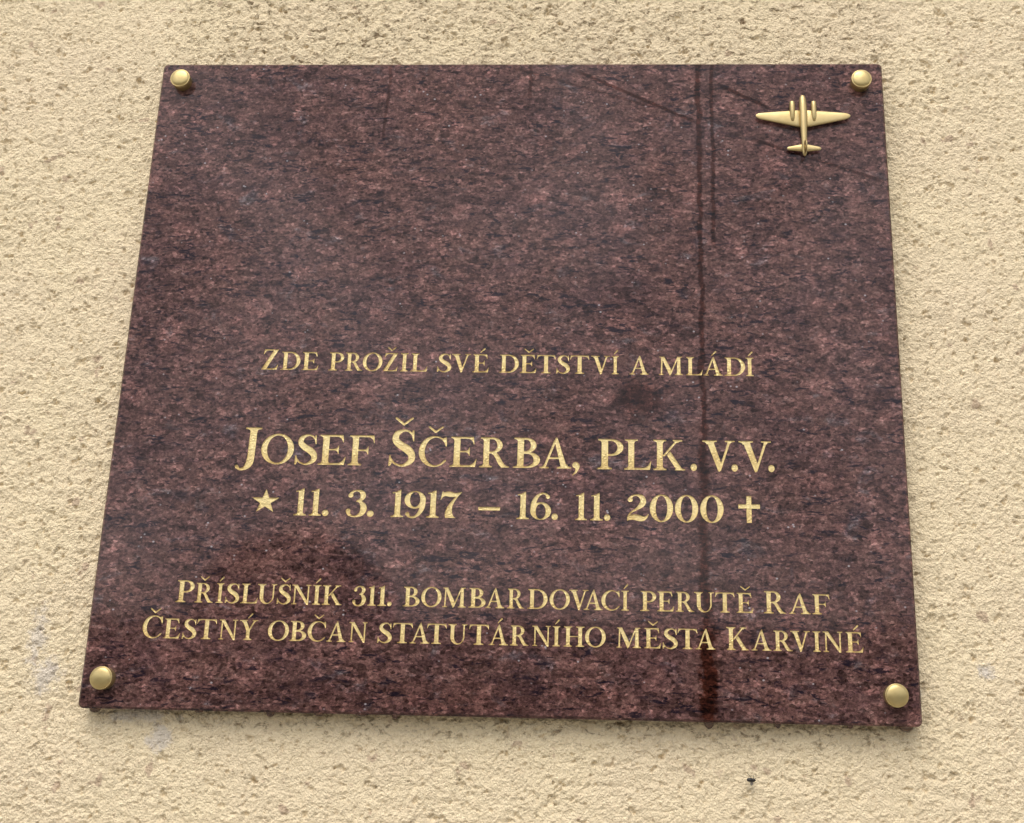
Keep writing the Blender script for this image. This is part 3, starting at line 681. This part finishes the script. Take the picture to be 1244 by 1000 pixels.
# ---------------------------------------------------------------- rain drops hanging under the slab
def drop_mesh(rx, ry, hz, point=0.0):
    rings = []
    for k in range(9):
        t = k / 8; a = t * PI / 2; rad = math.cos(a) ** (1 + point) if k < 8 else .02
        rings.append([(rx * rad * math.cos(b), ry * rad * math.sin(b), -hz * math.sin(a)) for b in [2 * PI * q / 20 for q in range(20)]])
    top = [(x * 1.02, y * 1.02, .0004) for x, y, z in rings[0]]
    return fix_normals(mesh('water_drop', *loft([top] + rings)))
zb = -H_ / 2
for (x, rx, hz, pt, fwd, lab) in (
    (-.2905, .0040, .0026, 0.0, .0052, 'broad raindrop hanging below the lower left corner of the plaque'),
    (-.2140, .0030, .0013, 0.0, .0060, 'flat raindrop under the plaque edge, below the first letters of the bottom line'),
    (-.1618, .0032, .0030, 0.2, .0060, 'round raindrop under the plaque edge, just left of a shallow wide one'),
    (-.1267, .0034, .0018, 0.0, .0070, 'shallow wide raindrop under the plaque edge, next right of the round drop'),
    (-.0960, .0046, .0013, 0.0, .0060, 'flattest long raindrop under the plaque edge, left of centre'),
    (-.0715, .0026, .0026, 0.2, .0060, 'small dark raindrop under the plaque edge, last one left of centre'),
    (.1520, .0036, .0045, 0.35, .0050, 'pointed raindrop at the foot of the long dark rain streak'),
    (.2003, .0020, .0030, 0.0, .0060, 'small clear raindrop right of the pointed drop under the plaque edge'),
    (.2507, .0021, .0019, 0.0, .0060, 'small raindrop between the clear drop and the lower right screw cap'),
    (.2900, .0052, .0032, 0.0, .0060, 'largest raindrop bulging below the lower right corner of the plaque')):
    d = link('water_drop', drop_mesh(rx, rx * .8, hz, pt), M['water'], None, True); d.location = (x, FRONT + .0016 + rx * .8 + .0002, zb - .0003)
    tag(d, lab, 'raindrop', 'raindrops hanging from the lower edge of the plaque')

# ---------------------------------------------------------------- little insect on the render
fly = bpy.data.objects.new('insect', None); COL.objects.link(fly); fly.location = (.1815, -.0237, -.3030); fly.empty_display_size = .01
tag(fly, 'tiny black insect sitting on the cream wall below the plaque', 'insect')
def blobm(name, c, r3, mat, rot=0):
    rings = []
    for k in range(1, 10):
        a = PI * k / 10; rings.append([(c[0] + r3[0] * -math.cos(a), c[1] + r3[1] * math.sin(a) * math.cos(b), c[2] + r3[2] * math.sin(a) * math.sin(b)) for b in [2 * PI * q / 12 for q in range(12)]])
    o = link(name, fix_normals(mesh(name, *loft(rings))), mat, fly, True); return o
blobm('abdomen', (-.0010, -.0008, .0001), (.0024, .0011, .0015), M['chitin'])
blobm('thorax', (.0013, -.0009, .0), (.0013, .0011, .0013), M['chitin'])
blobm('head', (.0024, -.0008, -.0001), (.0006, .0006, .0007), M['chitin'])
def tube(name, pts, r0, mat, parent):
    rings = []
    for i, p in enumerate(pts):
        p = Vector(p); d = (Vector(pts[min(i + 1, len(pts) - 1)]) - Vector(pts[max(i - 1, 0)])).normalized(); u = d.orthogonal().normalized(); v = d.cross(u)
        rings.append([tuple(p + u * r0 * math.cos(b) + v * r0 * math.sin(b)) for b in [2 * PI * q / 6 for q in range(6)]])
    return link(name, fix_normals(mesh(name, *loft(rings))), mat, parent, True)
for pts in (((.0004, -.0007, .0008), (-.0012, -.0016, .0028), (-.0028, -.0004, .0046)), ((.0010, -.0007, .0008), (.0014, -.0014, .0020), (.0017, -.0003, .0036)), ((.0018, -.0007, .0006), (.0028, -.0009, .0011), (.0035, -.0002, .0012)),
            ((.0010, -.0007, -.0008), (.0012, -.0014, -.0020), (.0013, -.0003, -.0034)), ((.0018, -.0007, -.0007), (.0026, -.0010, -.0016), (.0033, -.0002, -.0018))):
    tube('leg', pts, .00014, M['chitin'], fly)
wv = [(0, 0, 0), (-.0014, -.0002, -.0012), (-.0016, -.0003, -.0026), (-.0004, -.0003, -.0034), (.0006, -.0002, -.0022)]
wg = mesh('wing', [(x + .0006, y - .0006, z - .0004) for x, y, z in wv] + [(x + .0006, y - .00075, z - .0004) for x, y, z in wv], [(0, 1, 2, 3, 4), (9, 8, 7, 6, 5)] + [(i, (i + 1) % 5, 5 + (i + 1) % 5, 5 + i) for i in range(5)])
link('wing', fix_normals(wg), M['wing'], fly)

# ---------------------------------------------------------------- the ground, and what the polished stone mirrors: a hedge and a small tree across the way
me = mesh('ground', [(-150, -150, GROUND), (150, -150, GROUND), (150, .01, GROUND), (-150, .01, GROUND)], [(0, 1, 2, 3)])
tag(link('ground', me, M['soil']), kind='structure')

def leaves(P, size):
    n = len(P); a = rng.normal(size=(n, 3)); a /= np.linalg.norm(a, axis=1)[:, None]; b = rng.normal(size=(n, 3)); b -= a * (a * b).sum(1)[:, None]; b /= np.linalg.norm(b, axis=1)[:, None]
    s = size * rng.uniform(.6, 1.3, (n, 1)); V = np.stack([P - a * s, P - b * s * .45, P + a * s, P + b * s * .45], 1).reshape(-1, 3)
    return V, np.arange(4 * n).reshape(-1, 4)
def lumpy(cx, cy, cz, rx, ry, rz, seed, n=26, m=18):
    V = []; rings = []
    for j in range(m + 1):
        th = PI * j / m; rings.append([(cx + rx * math.sin(th) * math.cos(p), cy + ry * math.sin(th) * math.sin(p), cz + rz * math.cos(th)) for p in [2 * PI * k / n for k in range(n)]])
    A = np.array(rings); d = 1 + .18 * perlin(A[..., 0] * 1.7 + seed, A[..., 2] * 1.7, 5)[..., None]; A = (A - (cx, cy, cz)) * d + (cx, cy, cz)
    return A
HY = -9.2; HT = CAMZ + 1.02
hedge = bpy.data.objects.new('hedge', None); COL.objects.link(hedge); hedge.location = (0, HY, GROUND)
tag(hedge, 'dark evergreen hedge across the way, mirrored in the lower part of the polished plaque', 'hedge')
xs = np.linspace(-9, 11, 121); core = []
for x in xs:
    top = HT - .10 + .10 * float(perlin(np.array([x * .9]), np.array([2.]), 3)[0]) + .05 * float(perlin(np.array([x * 3.1]), np.array([5.]), 4)[0])
    core.append([(x, .5, 0), (x, .5, top - GROUND - .1), (x, .25, top - GROUND), (x, -.25, top - GROUND), (x, -.5, top - GROUND - .1), (x, -.5, 0)])
link('foliage_core', fix_normals(mesh('foliage_core', *loft(core))), M['leaf'], hedge)
n = 14000; lx = rng.uniform(-9, 11, n); tp = HT - .10 + .10 * perlin(lx * .9, lx * 0 + 2., 3) + .05 * perlin(lx * 3.1, lx * 0 + 5., 4) - GROUND
u = rng.uniform(0, 1, n); onf = rng.uniform(0, 1, n) < .6
P = np.stack([lx, np.where(onf, .5 + .05 * rng.normal(size=n), rng.uniform(-.5, .5, n)), np.where(onf, u * tp, tp + .035 * rng.normal(size=n))], 1)
V, F = leaves(P, .05); lv = link('leaf', mesh('leaf', V, F), M['leaf'], hedge); lv['kind'] = 'stuff'
TX, TY = -3.25, -11.5; TZ = CAMZ + 1.30
tree = bpy.data.objects.new('tree', None); COL.objects.link(tree); tree.location = (0, 0, 0)
tag(tree, 'small round-headed dark tree behind the hedge, mirrored left in the plaque', 'tree')
A = lumpy(TX, TY, TZ, .95, .95, .75, 3); link('crown', fix_normals(mesh('crown', *loft([list(map(tuple, r_)) for r_ in A], False, False))), M['leaf'], tree, True)
th = rng.uniform(0, 2 * PI, 6000); cz = rng.uniform(-1, 1, 6000); sq = np.sqrt(1 - cz ** 2); rr = rng.uniform(.85, 1.12, 6000)
V, F = leaves(np.stack([TX + .95 * rr * sq * np.cos(th), TY + .95 * rr * sq * np.sin(th), TZ + .75 * rr * cz], 1), .07); lv = link('leaf', mesh('leaf', V, F), M['leaf'], tree); lv['kind'] = 'stuff'
link('trunk', mesh('trunk', *loft([ell(TX, TY, GROUND, .14, .14), ell(TX + .03, TY, GROUND + .9, .10, .10), ell(TX, TY, TZ, .06, .06)])), M['bark'], tree, True)
